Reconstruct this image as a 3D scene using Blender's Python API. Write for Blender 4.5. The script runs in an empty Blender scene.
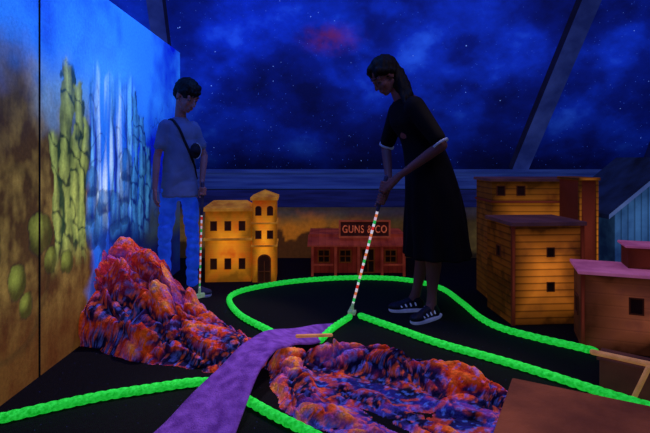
import bpy, bmesh, math, random
from mathutils import Vector, Matrix, noise, Quaternion
from mathutils.bvhtree import BVHTree
random.seed(4)
scene = bpy.context.scene
scene.view_settings.view_transform = 'Standard'
COL = scene.collection

def lin(v):
    v = v/255.0
    return v/12.92 if v <= .04045 else ((v+.055)/1.055)**2.4
def c(r, g, b): return (lin(r), lin(g), lin(b), 1.0)
def mixc(a, b, t):
    t = max(0, min(1, t)); return tuple(a[i]*(1-t)+b[i]*t for i in range(3))
def ss(a, b, x):
    t = max(0, min(1, (x-a)/(b-a))); return t*t*(3-2*t)

# ------------------------------------------------------------ materials
def mat(name, base, col2=None, nscale=6, es=0.0, rough=.8, planks=None, bump=None, vcol=False,
        speck=None, stretch=(1, 1, 1), ramp=(.35, .65), metallic=0, dark=.25, air=None, vr=(.6, 1.25)):
    m = bpy.data.materials.new(name); m.use_nodes = True
    nt = m.node_tree; N = nt.nodes; L = nt.links
    b = N['Principled BSDF']; b.inputs['Roughness'].default_value = rough
    b.inputs['Metallic'].default_value = metallic
    if 'Specular IOR Level' in b.inputs: b.inputs['Specular IOR Level'].default_value = .2
    tc = N.new('ShaderNodeTexCoord'); mp = N.new('ShaderNodeMapping'); mp.inputs['Scale'].default_value = stretch
    L.new(tc.outputs['Object'], mp.inputs['Vector'])
    nz = N.new('ShaderNodeTexNoise'); nz.inputs['Scale'].default_value = nscale; nz.inputs['Detail'].default_value = 6
    L.new(mp.outputs['Vector'], nz.inputs['Vector'])
    def mixn(mode, fac, a, bb):
        x = N.new('ShaderNodeMix'); x.data_type = 'RGBA'; x.blend_type = mode
        for s, v in ((x.inputs[0], fac), (x.inputs[6], a), (x.inputs[7], bb)):
            if hasattr(v, 'is_linked') or hasattr(v, 'links'): L.new(v, s)
            else: s.default_value = v
        return x.outputs[2]
    def mth(op, a, bb=None):
        x = N.new('ShaderNodeMath'); x.operation = op
        for s, v in ((x.inputs[0], a), (x.inputs[1], bb)):
            if v is None: continue
            if hasattr(v, 'links'): L.new(v, s)
            else: s.default_value = v
        return x.outputs[0]
    if vcol:
        at = N.new('ShaderNodeAttribute'); at.attribute_name = 'Col'
        cr_ = N.new('ShaderNodeValToRGB'); cr_.color_ramp.elements[0].position = .3; cr_.color_ramp.elements[1].position = .7
        cr_.color_ramp.elements[0].color = (vr[0],)*3+(1,); cr_.color_ramp.elements[1].color = (vr[1],)*3+(1,)
        L.new(nz.outputs['Fac'], cr_.inputs['Fac'])
        out = mixn('MULTIPLY', 1.0, at.outputs['Color'], cr_.outputs['Color'])
    else:
        cr_ = N.new('ShaderNodeValToRGB')
        cr_.color_ramp.elements[0].position = ramp[0]; cr_.color_ramp.elements[1].position = ramp[1]
        cr_.color_ramp.elements[0].color = base
        cr_.color_ramp.elements[1].color = col2 or tuple(min(1, v*1.35) for v in base[:3])+(1,)
        L.new(nz.outputs['Fac'], cr_.inputs['Fac'])
        out = cr_.outputs['Color']
    if planks:
        ax, pitch = planks
        sp = N.new('ShaderNodeSeparateXYZ'); L.new(tc.outputs['Object'], sp.inputs[0])
        f = mth('FRACT', mth('DIVIDE', sp.outputs[ax], pitch))
        r2 = N.new('ShaderNodeValToRGB'); e = r2.color_ramp.elements
        e[0].position = 0; e[0].color = (dark, dark, dark, 1); e[1].position = .14; e[1].color = (1, 1, 1, 1)
        x = e.new(.8); x.color = (.9, .9, .9, 1); x = e.new(1); x.color = (dark*1.5,)*3+(1,)
        L.new(f, r2.inputs['Fac'])
        out = mixn('MULTIPLY', 1.0, out, r2.outputs['Color'])
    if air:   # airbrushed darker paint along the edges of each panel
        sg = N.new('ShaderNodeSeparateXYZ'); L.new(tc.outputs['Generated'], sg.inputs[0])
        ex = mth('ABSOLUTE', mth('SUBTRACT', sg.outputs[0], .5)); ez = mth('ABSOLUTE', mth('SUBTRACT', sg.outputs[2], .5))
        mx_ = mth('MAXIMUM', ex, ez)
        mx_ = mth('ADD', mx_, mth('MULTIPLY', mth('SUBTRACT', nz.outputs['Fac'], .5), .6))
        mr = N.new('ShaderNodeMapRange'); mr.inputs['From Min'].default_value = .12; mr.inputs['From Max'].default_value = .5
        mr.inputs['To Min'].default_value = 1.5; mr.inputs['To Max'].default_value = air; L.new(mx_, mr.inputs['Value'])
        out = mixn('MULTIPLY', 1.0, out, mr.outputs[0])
    if speck:
        vs, rad, scol, keep = speck
        vo = N.new('ShaderNodeTexVoronoi'); vo.inputs['Scale'].default_value = vs
        L.new(tc.outputs['Object'], vo.inputs['Vector'])
        sx = N.new('ShaderNodeSeparateColor'); L.new(vo.outputs['Color'], sx.inputs[0])
        mu = mth('MULTIPLY', mth('LESS_THAN', vo.outputs['Distance'], rad), mth('LESS_THAN', sx.outputs[0], keep))
        out = mixn('MIX', mu, out, scol)
    L.new(out, b.inputs['Base Color'])
    if es > 0:
        L.new(out, b.inputs['Emission Color']); b.inputs['Emission Strength'].default_value = es
    if bump:
        n2 = N.new('ShaderNodeTexNoise'); n2.inputs['Scale'].default_value = bump[0]; n2.inputs['Detail'].default_value = 5
        L.new(mp.outputs['Vector'], n2.inputs['Vector'])
        bp = N.new('ShaderNodeBump'); bp.inputs['Strength'].default_value = bump[1]; bp.inputs['Distance'].default_value = .01
        L.new(n2.outputs['Fac'], bp.inputs['Height']); L.new(bp.outputs['Normal'], b.inputs['Normal'])
    return m

# ------------------------------------------------------------ mesh builders
class MB:
    def __init__(s): s.v = []; s.f = []; s.mi = []; s.smooth = []
    def add(s, vs, fs, mi=0, sm=False):
        o = len(s.v); s.v += [tuple(v) for v in vs]
        for f in fs: s.f.append(tuple(i+o for i in f)); s.mi.append(mi); s.smooth.append(sm)
        return s
    def box(s, x0, x1, y0, y1, z0, z1, mi=0):
        vs = [(x, y, z) for z in (z0, z1) for y in (y0, y1) for x in (x0, x1)]
        return s.add(vs, [(0, 2, 3, 1), (4, 5, 7, 6), (0, 1, 5, 4), (2, 6, 7, 3), (0, 4, 6, 2), (1, 3, 7, 5)], mi)
    def loft(s, rings, mi=0, cap=True, sm=True):
        n = len(rings[0]); vs = [p for r in rings for p in r]; fs = []
        for i in range(len(rings)-1):
            for j in range(n):
                k = (j+1) % n
                fs.append((i*n+j, i*n+k, (i+1)*n+k, (i+1)*n+j))
        if cap: fs.append(tuple(reversed(range(n)))); fs.append(tuple(range((len(rings)-1)*n, len(rings)*n)))
        return s.add(vs, fs, mi, sm)
    def cap(s, p1, r1, p2, r2, mi=0, n=14):
        p1 = Vector(p1); p2 = Vector(p2); d = p2-p1
        if d.length < 1e-5: d = Vector((0, 0, 1e-4))
        q = d.normalized().to_track_quat('Z', 'Y'); L_ = d.length
        prof = []
        for k in range(0, 6): a = -math.pi/2+k*(math.pi/2)/5; prof.append((max(1e-4, r1*math.cos(a)), r1*math.sin(a)))
        for k in range(0, 6): a = k*(math.pi/2)/5; prof.append((max(1e-4, r2*math.cos(a)), L_+r2*math.sin(a)))
        rings = [[p1+q @ Vector((r*math.cos(2*math.pi*j/n), r*math.sin(2*math.pi*j/n), z)) for j in range(n)] for r, z in prof]
        return s.loft(rings, mi)
    def ell(s, cen, rad, rot=None, mi=0, n=20, m=12):
        cen = Vector(cen); R = rot or Matrix.Identity(3); rings = []
        for i in range(m+1):
            a = -math.pi/2+math.pi*i/m; ca = max(1e-3, math.cos(a)); sa = math.sin(a)
            rings.append([cen+R @ Vector((rad[0]*ca*math.cos(2*math.pi*j/n), rad[1]*ca*math.sin(2*math.pi*j/n), rad[2]*sa)) for j in range(n)])
        return s.loft(rings, mi)
    def mesh(s, name):
        me = bpy.data.meshes.new(name); me.from_pydata(s.v, [], s.f)
        me.polygons.foreach_set('material_index', s.mi); me.polygons.foreach_set('use_smooth', s.smooth)
        bm = bmesh.new(); bm.from_mesh(me); bmesh.ops.recalc_face_normals(bm, faces=bm.faces); bm.to_mesh(me); bm.free()
        return me

def ellring(cen, ax, ay, rx, ry, n=40, p=2.0, mod=None):
    cen = Vector(cen); ax = Vector(ax); ay = Vector(ay); out = []
    for j in range(n):
        a = 2*math.pi*j/n; ca, sa = math.cos(a), math.sin(a)
        k = 1+(mod(a) if mod else 0)
        out.append(cen+ax*rx*k*math.copysign(abs(ca)**(2/p), ca)+ay*ry*k*math.copysign(abs(sa)**(2/p), sa))
    return out

def obj(name, me, mats, parent=None, origin=None, bevel=0, label=None):
    """mesh in parent-local (or world) coordinates"""
    o = bpy.data.objects.new(name, me); COL.objects.link(o)
    for m in (mats if isinstance(mats, (list, tuple)) else [mats]): me.materials.append(m)
    if origin is not None:
        me.transform(Matrix.Translation(-Vector(origin))); o.location = origin
    if parent is not None: o.parent = parent
    if bevel:
        b = o.modifiers.new('bevel', 'BEVEL'); b.width = bevel; b.segments = 2; b.limit_method = 'ANGLE'
    if label: o['label'] = label
    return o
def tag(o, label, cat, group=None):
    o['label'] = label; o['category'] = cat
    if group: o['group'] = group
    return o
def empty(name, loc, label, cat, rot=0, group=None):
    e = bpy.data.objects.new(name, None); e.empty_display_size = .1; COL.objects.link(e)
    e.location = loc; e.rotation_euler = (0, 0, rot); return tag(e, label, cat, group)
def struct(o): o['kind'] = 'structure'; return o

def remesh(mb, voxel, smooth=4, fac=.5):
    me = mb.mesh('tmp'); o = bpy.data.objects.new('tmp', me); COL.objects.link(o)
    r = o.modifiers.new('r', 'REMESH'); r.mode = 'VOXEL'; r.voxel_size = voxel; r.use_smooth_shade = True
    if smooth: s = o.modifiers.new('s', 'SMOOTH'); s.factor = fac; s.iterations = smooth
    dg = bpy.context.evaluated_depsgraph_get(); dg.update()
    out = bpy.data.meshes.new_from_object(o.evaluated_get(dg))
    bpy.data.objects.remove(o); bpy.data.meshes.remove(me)
    out.materials.clear()
    for p in out.polygons: p.use_smooth = True; p.material_index = 0
    return out

def cr(pts, n):
    P = [Vector(p) for p in pts]; P = [2*P[0]-P[1]]+P+[2*P[-1]-P[-2]]; out = []
    for i in range(1, len(P)-2):
        a, b, c_, d = P[i-1:i+3]
        for k in range(n):
            t = k/n
            out.append(.5*((2*b)+(c_-a)*t+(2*a-5*b+4*c_-d)*t*t+(3*b-a-3*c_+d)*t**3))
    out.append(P[-2]); return out

# ------------------------------------------------------------ camera
cam = bpy.data.cameras.new('camera'); co = bpy.data.objects.new('camera', cam); COL.objects.link(co)
cam.sensor_width = 36; cam.lens = 36*480/650; cam.shift_y = -56.5/650; cam.clip_start = .05
co.location = (0, 0, 1); co.rotation_euler = (math.pi/2, 0, 0); scene.camera = co

# ------------------------------------------------------------ vertex painted grids
def painted(name, w, h, step, fn, place, mat_, origin):
    nx = int(w/step); nz = int(h/step); vs = []; cs = []
    for j in range(nz+1):
        for i in range(nx+1):
            u = w*i/nx; v = h*j/nz; vs.append(place(u, v)); cs.append(fn(u, v))
    fs = [(j*(nx+1)+i, j*(nx+1)+i+1, (j+1)*(nx+1)+i+1, (j+1)*(nx+1)+i) for j in range(nz) for i in range(nx)]
    me = bpy.data.meshes.new(name); me.from_pydata(vs, [], fs)
    ca = me.color_attributes.new('Col', 'FLOAT_COLOR', 'POINT')
    flat = []
    for q in cs: flat += [q[0], q[1], q[2], 1.0]
    ca.data.foreach_set('color', flat)
    return obj(name, me, mat_, origin=origin)

def fr(x, y, z=0, o=4): return noise.fractal(Vector((x, y, z)), .9, 2.0, o)

# left partition wall painting: u = distance along wall (Y), v = height
Y0, Y1, WH = .5, 4.37, 1.975
random.seed(11)
BL = []   # airbrushed boulders (Y, Z, ry, rz, kind)
for (cy, top, bot, wd) in ((2.72, .90, .5, .07), (2.86, .78, .5, .09), (3.02, .72, .48, .09), (3.18, .9, .5, .09)):
    zz = bot
    while zz < top:
        hh = random.uniform(.06, .13); BL.append((cy+random.uniform(-.04, .04), zz+hh, wd*random.uniform(.8, 1.2), hh*1.15, 1)); zz += hh*1.6
for q in ((2.23, .66, .08, .095), (2.06, .47, .065, .075), (2.31, .52, .05, .06), (1.85, .6, .1, .12), (2.12, .36, .05, .06), (2.45, .48, .06, .06)): BL.append(q+(2,))
COLS = ((2.455, 1.50, .50, .060), (2.56, 1.40, .50, .058), (2.63, 1.22, .50, .05), (2.36, 1.12, .5, .045), (3.34, 1.46, .55, .06), (3.46, 1.3, .5, .065), (3.58, 1.1, .5, .06))
def paint_left(u, v):
    Y = Y0+u; Z = v
    n1 = fr(Y*1.6, Z*1.6, 3); n2 = fr(Y*5, Z*5, 8, 3); n3 = fr(Y*22, Z*1.2, 5, 3); n4 = fr(Y*11, Z*8, 12, 3); n6 = fr(Y*30, Z*4, 2, 3)
    col = mixc(c(4, 26, 205), c(50, 145, 255), .42+.8*n1+.5*ss(.9, 1.7, Z)-.4*ss(3.2, 4.1, Y)+.25*n2)
    col = mixc(col, c(6, 10, 56), ss(1.05, .4, Z+.12*n2)*ss(2.6, 3.3, Y)*.92)
    col = mixc(col, c(70, 86, 40), ss(.9, .6, Z+.15*n4)*ss(.3, .45, Z)*ss(3.4, 3.7, Y)*.5)
    ol = mixc(c(76, 54, 28), c(162, 134, 64), .42+.5*n2+.6*n1+.6*n4+.2*n6)
    ol = mixc(ol, c(88, 44, 16), ss(.6, .1, Z)*.85)
    ol = mixc(ol, c(28, 34, 46), ss(.95, 1.3, Z+.1*n2)*ss(2.25, 2.05, Y)*.7)
    pale = mixc(ol, c(110, 170, 215), ss(1.05, 1.4, Z+.15*n2)*.8*ss(2.1, 2.3, Y))
    edge = 1.40+.14*n1+.07*n2
    m = ss(edge+.2, edge-.16, Z)*ss(2.76, 2.65, Y+.06*n2)
    col = mixc(col, pale, m)
    e = ss(2.68, 2.72, Y+.03*n2)*ss(3.34, 3.26, Y+.04*n2)*ss(.55, .7, Z)*ss(1.58, 1.46, Z+.08*n4)
    col = mixc(col, mixc(c(6, 46, 200), c(120, 210, 255), .40+1.5*n3), e*.9)
    for (wy, ww, zt, zb, st) in ((2.87, .11, 1.52, .62, .95), (3.12, .085, 1.42, .74, .9)):
        wob = .03*math.sin(Z*9+wy*5)+.03*n2
        g = min(1, 1.6*math.exp(-((Y-wy+wob)/ww)**2*2))*ss(zb-.08, zb+.12, Z)*ss(zt+.05, zt-.05, Z+.06*n4)
        col = mixc(col, mixc(c(40, 130, 245), c(215, 245, 255), .55+1.5*n3+.4*n6), g*st)
        rim = ss(.025, 0, abs(abs(Y-wy+wob)-ww*1.15))*ss(zb, zb+.1, Z)*ss(zt, zt-.1, Z)
        col = mixc(col, c(4, 24, 110), rim*.65)
    glow = math.exp(-((Y-2.92)/.42)**2-((Z-1.5)/.24)**2)  # soft cyan pool of lamp light painted into the wall colour
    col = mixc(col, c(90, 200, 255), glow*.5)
    iso = abs(fr(Y*3.2, Z*2.6, 21, 3)); reg = ss(2.62, 2.72, Y)*ss(1.55, 1.35, Z)
    col = mixc(col, c(4, 22, 95), ss(.045, .0, iso)*reg*.55)
    for (cy, top, bot, wd) in COLS:
        if abs(Y-cy) > wd*2: continue
        w = wd*(1+.22*math.sin(Z*17+cy*30)+.6*n4); x = (Y-cy-.02*math.sin(Z*8+cy*9))/w
        a = ss(1.05, .92, abs(x))*ss(top+.03, top-.02, Z+.05*n4)*ss(bot-.1, bot+.12, Z)
        if a <= 0: continue
        ph = (Z*(5.5+1.2*math.sin(cy*40))+cy*13+.8*n2+.25*x) % 1
        ledge = ss(.14, .0, min(ph, 1-ph))
        sh = .15+.7*abs(x+.3)+.7*ledge+.5*n4-.3*n6
        cc = mixc(c(186, 204, 96), c(26, 56, 38), sh) if cy < 2.7 else mixc(c(80, 170, 225), c(6, 34, 105), sh)
        col = mixc(col, cc, a*.88)
    for (by, bz, ry, rz, kd) in BL:
        dy = (Y-by)/ry; dz = (Z-bz)/rz
        if abs(dy) > 1.3 or abs(dz) > 1.3: continue
        q = (abs(dy)**2.6+abs(dz)**2.6)**(1/2.6)+.3*n4+.15*n2
        hl = math.hypot(dy+.3, dz-.35)+.3*n4
        cc = mixc(c(60, 140, 205), c(8, 34, 98), hl) if kd == 1 else mixc(c(156, 172, 68), c(60, 66, 24), hl)
        col = mixc(col, cc, ss(1.03, .9, q)*(.7 if kd == 1 else .78))
        col = mixc(col, c(14, 28, 34), ss(.08, 0, abs(q-1.0))*.5)
    q = abs(math.hypot((Y-2.02)*1.5, Z-.55)-.40+.05*n2)
    col = mixc(col, c(60, 46, 24), ss(.04, 0, q)*.45)
    return col
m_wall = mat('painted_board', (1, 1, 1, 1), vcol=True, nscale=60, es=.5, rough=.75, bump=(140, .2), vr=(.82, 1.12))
def wl(name, a, b):
    o = painted(name, b-a, WH, .008, lambda u, v: paint_left(u+a-Y0, v), lambda u, v: (-1.32, a+u, v), m_wall, (-1.32, a, 0))
    so = o.modifiers.new('thick', 'SOLIDIFY'); so.thickness = .05; so.offset = -1
    return o
struct(wl('wall_left', Y0, 2.212)); struct(wl('wall_left_far', 2.222, Y1))
m_seam = mat('seam_shadow_gap', c(4, 6, 14), c(8, 10, 20), 5)
mb = MB(); mb.box(-1.325, -1.316, 2.212, 2.221, 0, WH); struct(obj('seam_shade_strip', mb.mesh('trim'), m_seam))  # dark strip over the panel gap, its shade given as colour

def paint_back(u, v):
    X = -3.2+u; Z = v
    n1 = fr(X*1.3, Z*2, 1); n2 = fr(X*6, Z*6, 2)
    gl = math.exp(-((X+.35)/.75)**2)
    col = mixc(c(60, 48, 30), c(104, 86, 46), .5+n1+.5*n2)
    col = mixc(col, c(205, 120, 26), gl*ss(.5, .3, Z+.1*n2)*.85)
    col = mixc(col, c(48, 50, 80), ss(.36, .5, Z)*.7*(1-gl*.3))
    hill = .17+.12*math.sin(X*2.6+1)+.06*n1+.05*n2
    hill += .2*ss(.14, .1, abs(X+.72))+.12*ss(.1, .06, abs(X+.5))
    col = mixc(col, c(18, 14, 18), ss(hill+.03, hill-.01, Z)*.85)
    return col
m_back = mat('painted_knee_wall', (1, 1, 1, 1), vcol=True, nscale=30, es=.32, rough=.9, vr=(.8, 1.1))
struct(painted('wall_back', 6.6, .52, .02, paint_back, lambda u, v: (-3.2+u, 4.9, v), m_back, (-3.2, 4.9, 0)))

def galaxy():
    m = bpy.data.materials.new('galaxy_ceiling'); m.use_nodes = True; nt = m.node_tree; N = nt.nodes; L = nt.links
    b = N['Principled BSDF']; b.inputs['Roughness'].default_value = .9
    tc = N.new('ShaderNodeTexCoord'); mp = N.new('ShaderNodeMapping'); mp.inputs['Scale'].default_value = (.8, 1, 1.0)
    mp.inputs['Rotation'].default_value = (0, .5, 0); mp.inputs['Location'].default_value = (5.1, 0, 1.9)
    L.new(tc.outputs['Object'], mp.inputs[0])
    n1 = N.new('ShaderNodeTexNoise'); n1.inputs['Scale'].default_value = 1.6; n1.inputs['Detail'].default_value = 8; n1.inputs['Roughness'].default_value = .55
    L.new(mp.outputs[0], n1.inputs['Vector'])
    r = N.new('ShaderNodeValToRGB'); e = r.color_ramp.elements
    e[0].position = .33; e[0].color = c(4, 11, 70); e[1].position = .74; e[1].color = c(34, 84, 220)
    x = e.new(.47); x.color = c(6, 22, 115); x = e.new(.59); x.color = c(10, 40, 170)
    L.new(n1.outputs['Fac'], r.inputs['Fac'])
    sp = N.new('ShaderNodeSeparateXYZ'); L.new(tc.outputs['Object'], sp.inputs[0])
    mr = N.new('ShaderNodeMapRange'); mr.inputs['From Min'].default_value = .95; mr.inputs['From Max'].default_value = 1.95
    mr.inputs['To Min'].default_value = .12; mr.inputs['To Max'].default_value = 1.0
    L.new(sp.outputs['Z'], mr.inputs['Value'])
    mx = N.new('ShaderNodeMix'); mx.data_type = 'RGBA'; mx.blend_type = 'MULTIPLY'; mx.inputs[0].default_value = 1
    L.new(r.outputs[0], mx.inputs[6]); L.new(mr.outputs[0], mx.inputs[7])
    mq = N.new('ShaderNodeMapping'); mq.inputs['Location'].default_value = (-.05*.55, -4.42, -2.1*1.1); mq.inputs['Scale'].default_value = (.55, 1, 1.1)
    L.new(tc.outputs['Object'], mq.inputs[0])
    vm = N.new('ShaderNodeVectorMath'); vm.operation = 'LENGTH'; L.new(mq.outputs[0], vm.inputs[0])
    m2 = N.new('ShaderNodeMapRange'); m2.interpolation_type = 'SMOOTHERSTEP'; m2.inputs['From Min'].default_value = .24; m2.inputs['From Max'].default_value = .0
    L.new(vm.outputs['Value'], m2.inputs['Value'])
    n3 = N.new('ShaderNodeTexNoise'); n3.inputs['Scale'].default_value = 9; n3.inputs['Detail'].default_value = 6; L.new(tc.outputs['Object'], n3.inputs['Vector'])
    m3 = N.new('ShaderNodeMapRange'); m3.inputs['From Min'].default_value = .3; m3.inputs['From Max'].default_value = .75
    L.new(n3.outputs['Fac'], m3.inputs['Value'])
    mu = N.new('ShaderNodeMath'); mu.operation = 'MULTIPLY'; L.new(m2.outputs[0], mu.inputs[0]); L.new(m3.outputs[0], mu.inputs[1])
    mx2 = N.new('ShaderNodeMix'); mx2.data_type = 'RGBA'; L.new(mu.outputs[0], mx2.inputs[0]); L.new(mx.outputs[2], mx2.inputs[6]); mx2.inputs[7].default_value = c(105, 30, 66)
    last = mx2.outputs[2]
    for scl, rad, colr in ((9, .045, c(120, 160, 255)), (26, .09, c(50, 85, 200))):
        vo = N.new('ShaderNodeTexVoronoi'); vo.inputs['Scale'].default_value = scl; L.new(tc.outputs['Object'], vo.inputs['Vector'])
        lt = N.new('ShaderNodeMath'); lt.operation = 'LESS_THAN'; lt.inputs[1].default_value = rad; L.new(vo.outputs['Distance'], lt.inputs[0])
        sc = N.new('ShaderNodeSeparateColor'); L.new(vo.outputs['Color'], sc.inputs[0])
        mm = N.new('ShaderNodeMath'); mm.operation = 'MULTIPLY'; L.new(lt.outputs[0], mm.inputs[0]); L.new(sc.outputs[0], mm.inputs[1])
        mx3 = N.new('ShaderNodeMix'); mx3.data_type = 'RGBA'; L.new(mm.outputs[0], mx3.inputs[0]); L.new(last, mx3.inputs[6]); mx3.inputs[7].default_value = colr
        last = mx3.outputs[2]
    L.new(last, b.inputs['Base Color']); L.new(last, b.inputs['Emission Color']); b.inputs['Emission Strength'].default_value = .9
    return m
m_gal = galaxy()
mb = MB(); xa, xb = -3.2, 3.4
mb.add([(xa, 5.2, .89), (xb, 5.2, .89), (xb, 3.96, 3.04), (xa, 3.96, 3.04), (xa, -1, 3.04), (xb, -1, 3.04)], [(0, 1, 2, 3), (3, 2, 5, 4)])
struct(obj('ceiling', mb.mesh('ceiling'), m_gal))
m_floor = mat('black_carpet', c(3, 3, 8), c(9, 9, 18), 60, es=0, rough=1, speck=(38, .09, c(50, 60, 120), .35), bump=(250, .6))
mb = MB(); mb.add([(xa, -1, 0), (xb, -1, 0), (xb, 4.95, 0), (xa, 4.95, 0)], [(0, 1, 2, 3)])
struct(obj('floor', mb.mesh('floor'), m_floor))
m_dark = mat('dark_navy_paint', c(8, 10, 40), c(12, 20, 70), 5, es=.4)
mb = MB(); mb.box(xb, xb+.05, -1, 5.25, 0, 3.04); struct(obj('wall_right', mb.mesh('wall_right'), m_dark, bevel=0))
m_t1 = mat('trim_blue_dark', c(16, 20, 64), c(26, 34, 96), 7, es=.35, stretch=(.3, 1, 4))
m_t2 = mat('trim_blue_light', c(26, 42, 110), c(44, 66, 140), 6, es=.38, stretch=(.3, 1, 5))
mb = MB(); mb.box(xa, xb, 4.86, 5.0, .52, .69); struct(obj('trim_1', mb.mesh('trim'), m_t1, bevel=.008))
mb = MB(); mb.box(xa, xb, 4.98, 5.1, .70, .86); struct(obj('trim_2', mb.mesh('trim'), m_t2, bevel=.008))
mb = MB(); mb.box(xa, xb, 4.95, 5.19, .865, .90); struct(obj('trim_3', mb.mesh('trim'), m_t2, bevel=.008))
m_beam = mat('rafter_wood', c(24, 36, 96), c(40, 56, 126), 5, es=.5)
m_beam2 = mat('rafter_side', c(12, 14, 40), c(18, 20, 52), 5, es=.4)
def beam(n, p, q, w, t):
    p = Vector(p); q = Vector(q); d = (q-p).normalized(); s = Vector((1, 0, 0)); s = (s-d*s.dot(d)).normalized(); nn = d.cross(s)
    if nn.y > 0: nn = -nn
    mb = MB(); vs = [b+s*w*a+nn*t*k for b in (p, q) for k in (0, 1) for a in (-.5, .5)]
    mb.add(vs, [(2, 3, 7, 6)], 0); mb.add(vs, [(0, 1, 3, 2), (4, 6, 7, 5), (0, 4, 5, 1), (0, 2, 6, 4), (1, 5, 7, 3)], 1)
    struct(obj(n, mb.mesh('beam'), [m_beam, m_beam2]))
beam('trim_4', (2.05, 5.15, .92), (2.42, 4.0, 2.93), .17, .10)
beam('trim_5', (-1.56, 5.15, .92), (-1.47, 4.0, 2.93), .14, .10)

# ------------------------------------------------------------ floor ropes
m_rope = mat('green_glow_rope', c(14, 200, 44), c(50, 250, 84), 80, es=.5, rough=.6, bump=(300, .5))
def rope(pts, label, R=.020, mats=m_rope, pitch=.13):
    P = cr(pts, 60); rings = []; n = 30
    S = [0]
    for i in range(1, len(P)): S.append(S[-1]+(P[i]-P[i-1]).length)
    steps = int(S[-1]/.0055); j = 0; Q = []
    for k in range(steps+1):
        s = S[-1]*k/steps
        while j < len(S)-2 and S[j+1] < s: j += 1
        t = (s-S[j])/max(1e-6, S[j+1]-S[j]); Q.append((P[j].lerp(P[j+1], t), s))
    for k, (p, s) in enumerate(Q):
        a = Q[max(0, k-1)][0]; b = Q[min(len(Q)-1, k+1)][0]; d = (b-a).normalized()
        sx = d.cross(Vector((0, 0, 1))).normalized(); up = sx.cross(d)
        ph = 2*math.pi*s/pitch; ring = []; ef = min(1, (max(0, min(s, S[-1]-s))/.02)**.5*.75+.25)
        for i in range(n):
            th = 2*math.pi*i/n; r = R*ef*(.72+.29*abs(math.cos(1.5*(th-ph)))**.6)
            ring.append(p+sx*r*math.cos(th)+up*r*math.sin(th))
        rings.append(ring)
    mb = MB(); mb.loft(rings)
    return tag(obj('rope', mb.mesh('rope'), mats, origin=Q[0][0]), label, 'rope', 'green course ropes')
z = .0195
rope([(x, y, z) for x, y in ((-.25, 2.66), (-.33, 2.77), (-.538, 3.04), (-.671, 3.36), (-.649, 3.56), (-.494, 3.73), (-.205, 3.9), (.21, 4.0), (.62, 3.95), (.875, 3.7), (.94, 3.31), (.965, 2.99), (1.03, 2.80), (1.18, 2.64), (1.316, 2.526), (1.40, 2.45))],
     'neon green twisted rope looping around the black putting green')
rope([(x, y, z) for x, y in ((-1.27, 1.80), (-.967, 1.975), (-.75, 2.06), (-.56, 2.12), (-.43, 2.08), (-.32, 1.965), (-.20, 1.85), (-.065, 1.735), (.09, 1.59))], 'neon green twisted rope passing under the purple runner')
rope([(-.03, 2.60, z), (.045, 2.80, z), (.165, 3.02, z)], 'short neon green rope beside the purple runner')
rope([(x, y, z) for x, y in ((.21, 3.04), (.434, 2.775), (.615, 2.567), (.929, 2.286), (1.165, 2.034), (1.5, 1.70))], 'neon green twisted rope between putting green and rocky stream')

# ------------------------------------------------------------ purple carpet strip
Lp = [(-.64, 1.64, .012), (-.585, 1.80, .035), (-.47, 2.04, .10), (-.38, 2.25, .14), (-.30, 2.44, .13), (-.12, 2.68, .07), (.055, 2.92, .012)]
Rp = [(-.335, 1.56, .012), (-.318, 1.70, .035), (-.29, 1.93, .10), (-.25, 2.1, .14), (-.19, 2.24, .135), (-.11, 2.40, .085), (-.02, 2.60, .012)]
LL = cr(Lp, 10); RR = cr(Rp, 10); W = 10; vs = []; fs = []
for i, (a, b) in enumerate(zip(LL, RR)):
    for k in range(W+1):
        p = a.lerp(b, k/W); p.z += .003*math.sin(i*.5+k*.3)
        vs.append(p)
for i in range(len(LL)-1):
    for k in range(W): fs.append((i*(W+1)+k, i*(W+1)+k+1, (i+1)*(W+1)+k+1, (i+1)*(W+1)+k))
mb = MB(); mb.add(vs, fs, 0, True)
m_pur = mat('purple_felt', c(84, 42, 134), c(118, 70, 178), 22, es=.32, rough=1, bump=(200, .8))
o = obj('carpet_runner', mb.mesh('strip'), m_pur, origin=(-.45, 1.7, 0)); so = o.modifiers.new('t', 'SOLIDIFY'); so.thickness = .010; so.offset = 1
tag(o, 'purple felt runner arching over the rocks and the green rope', 'carpet runner')

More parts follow.
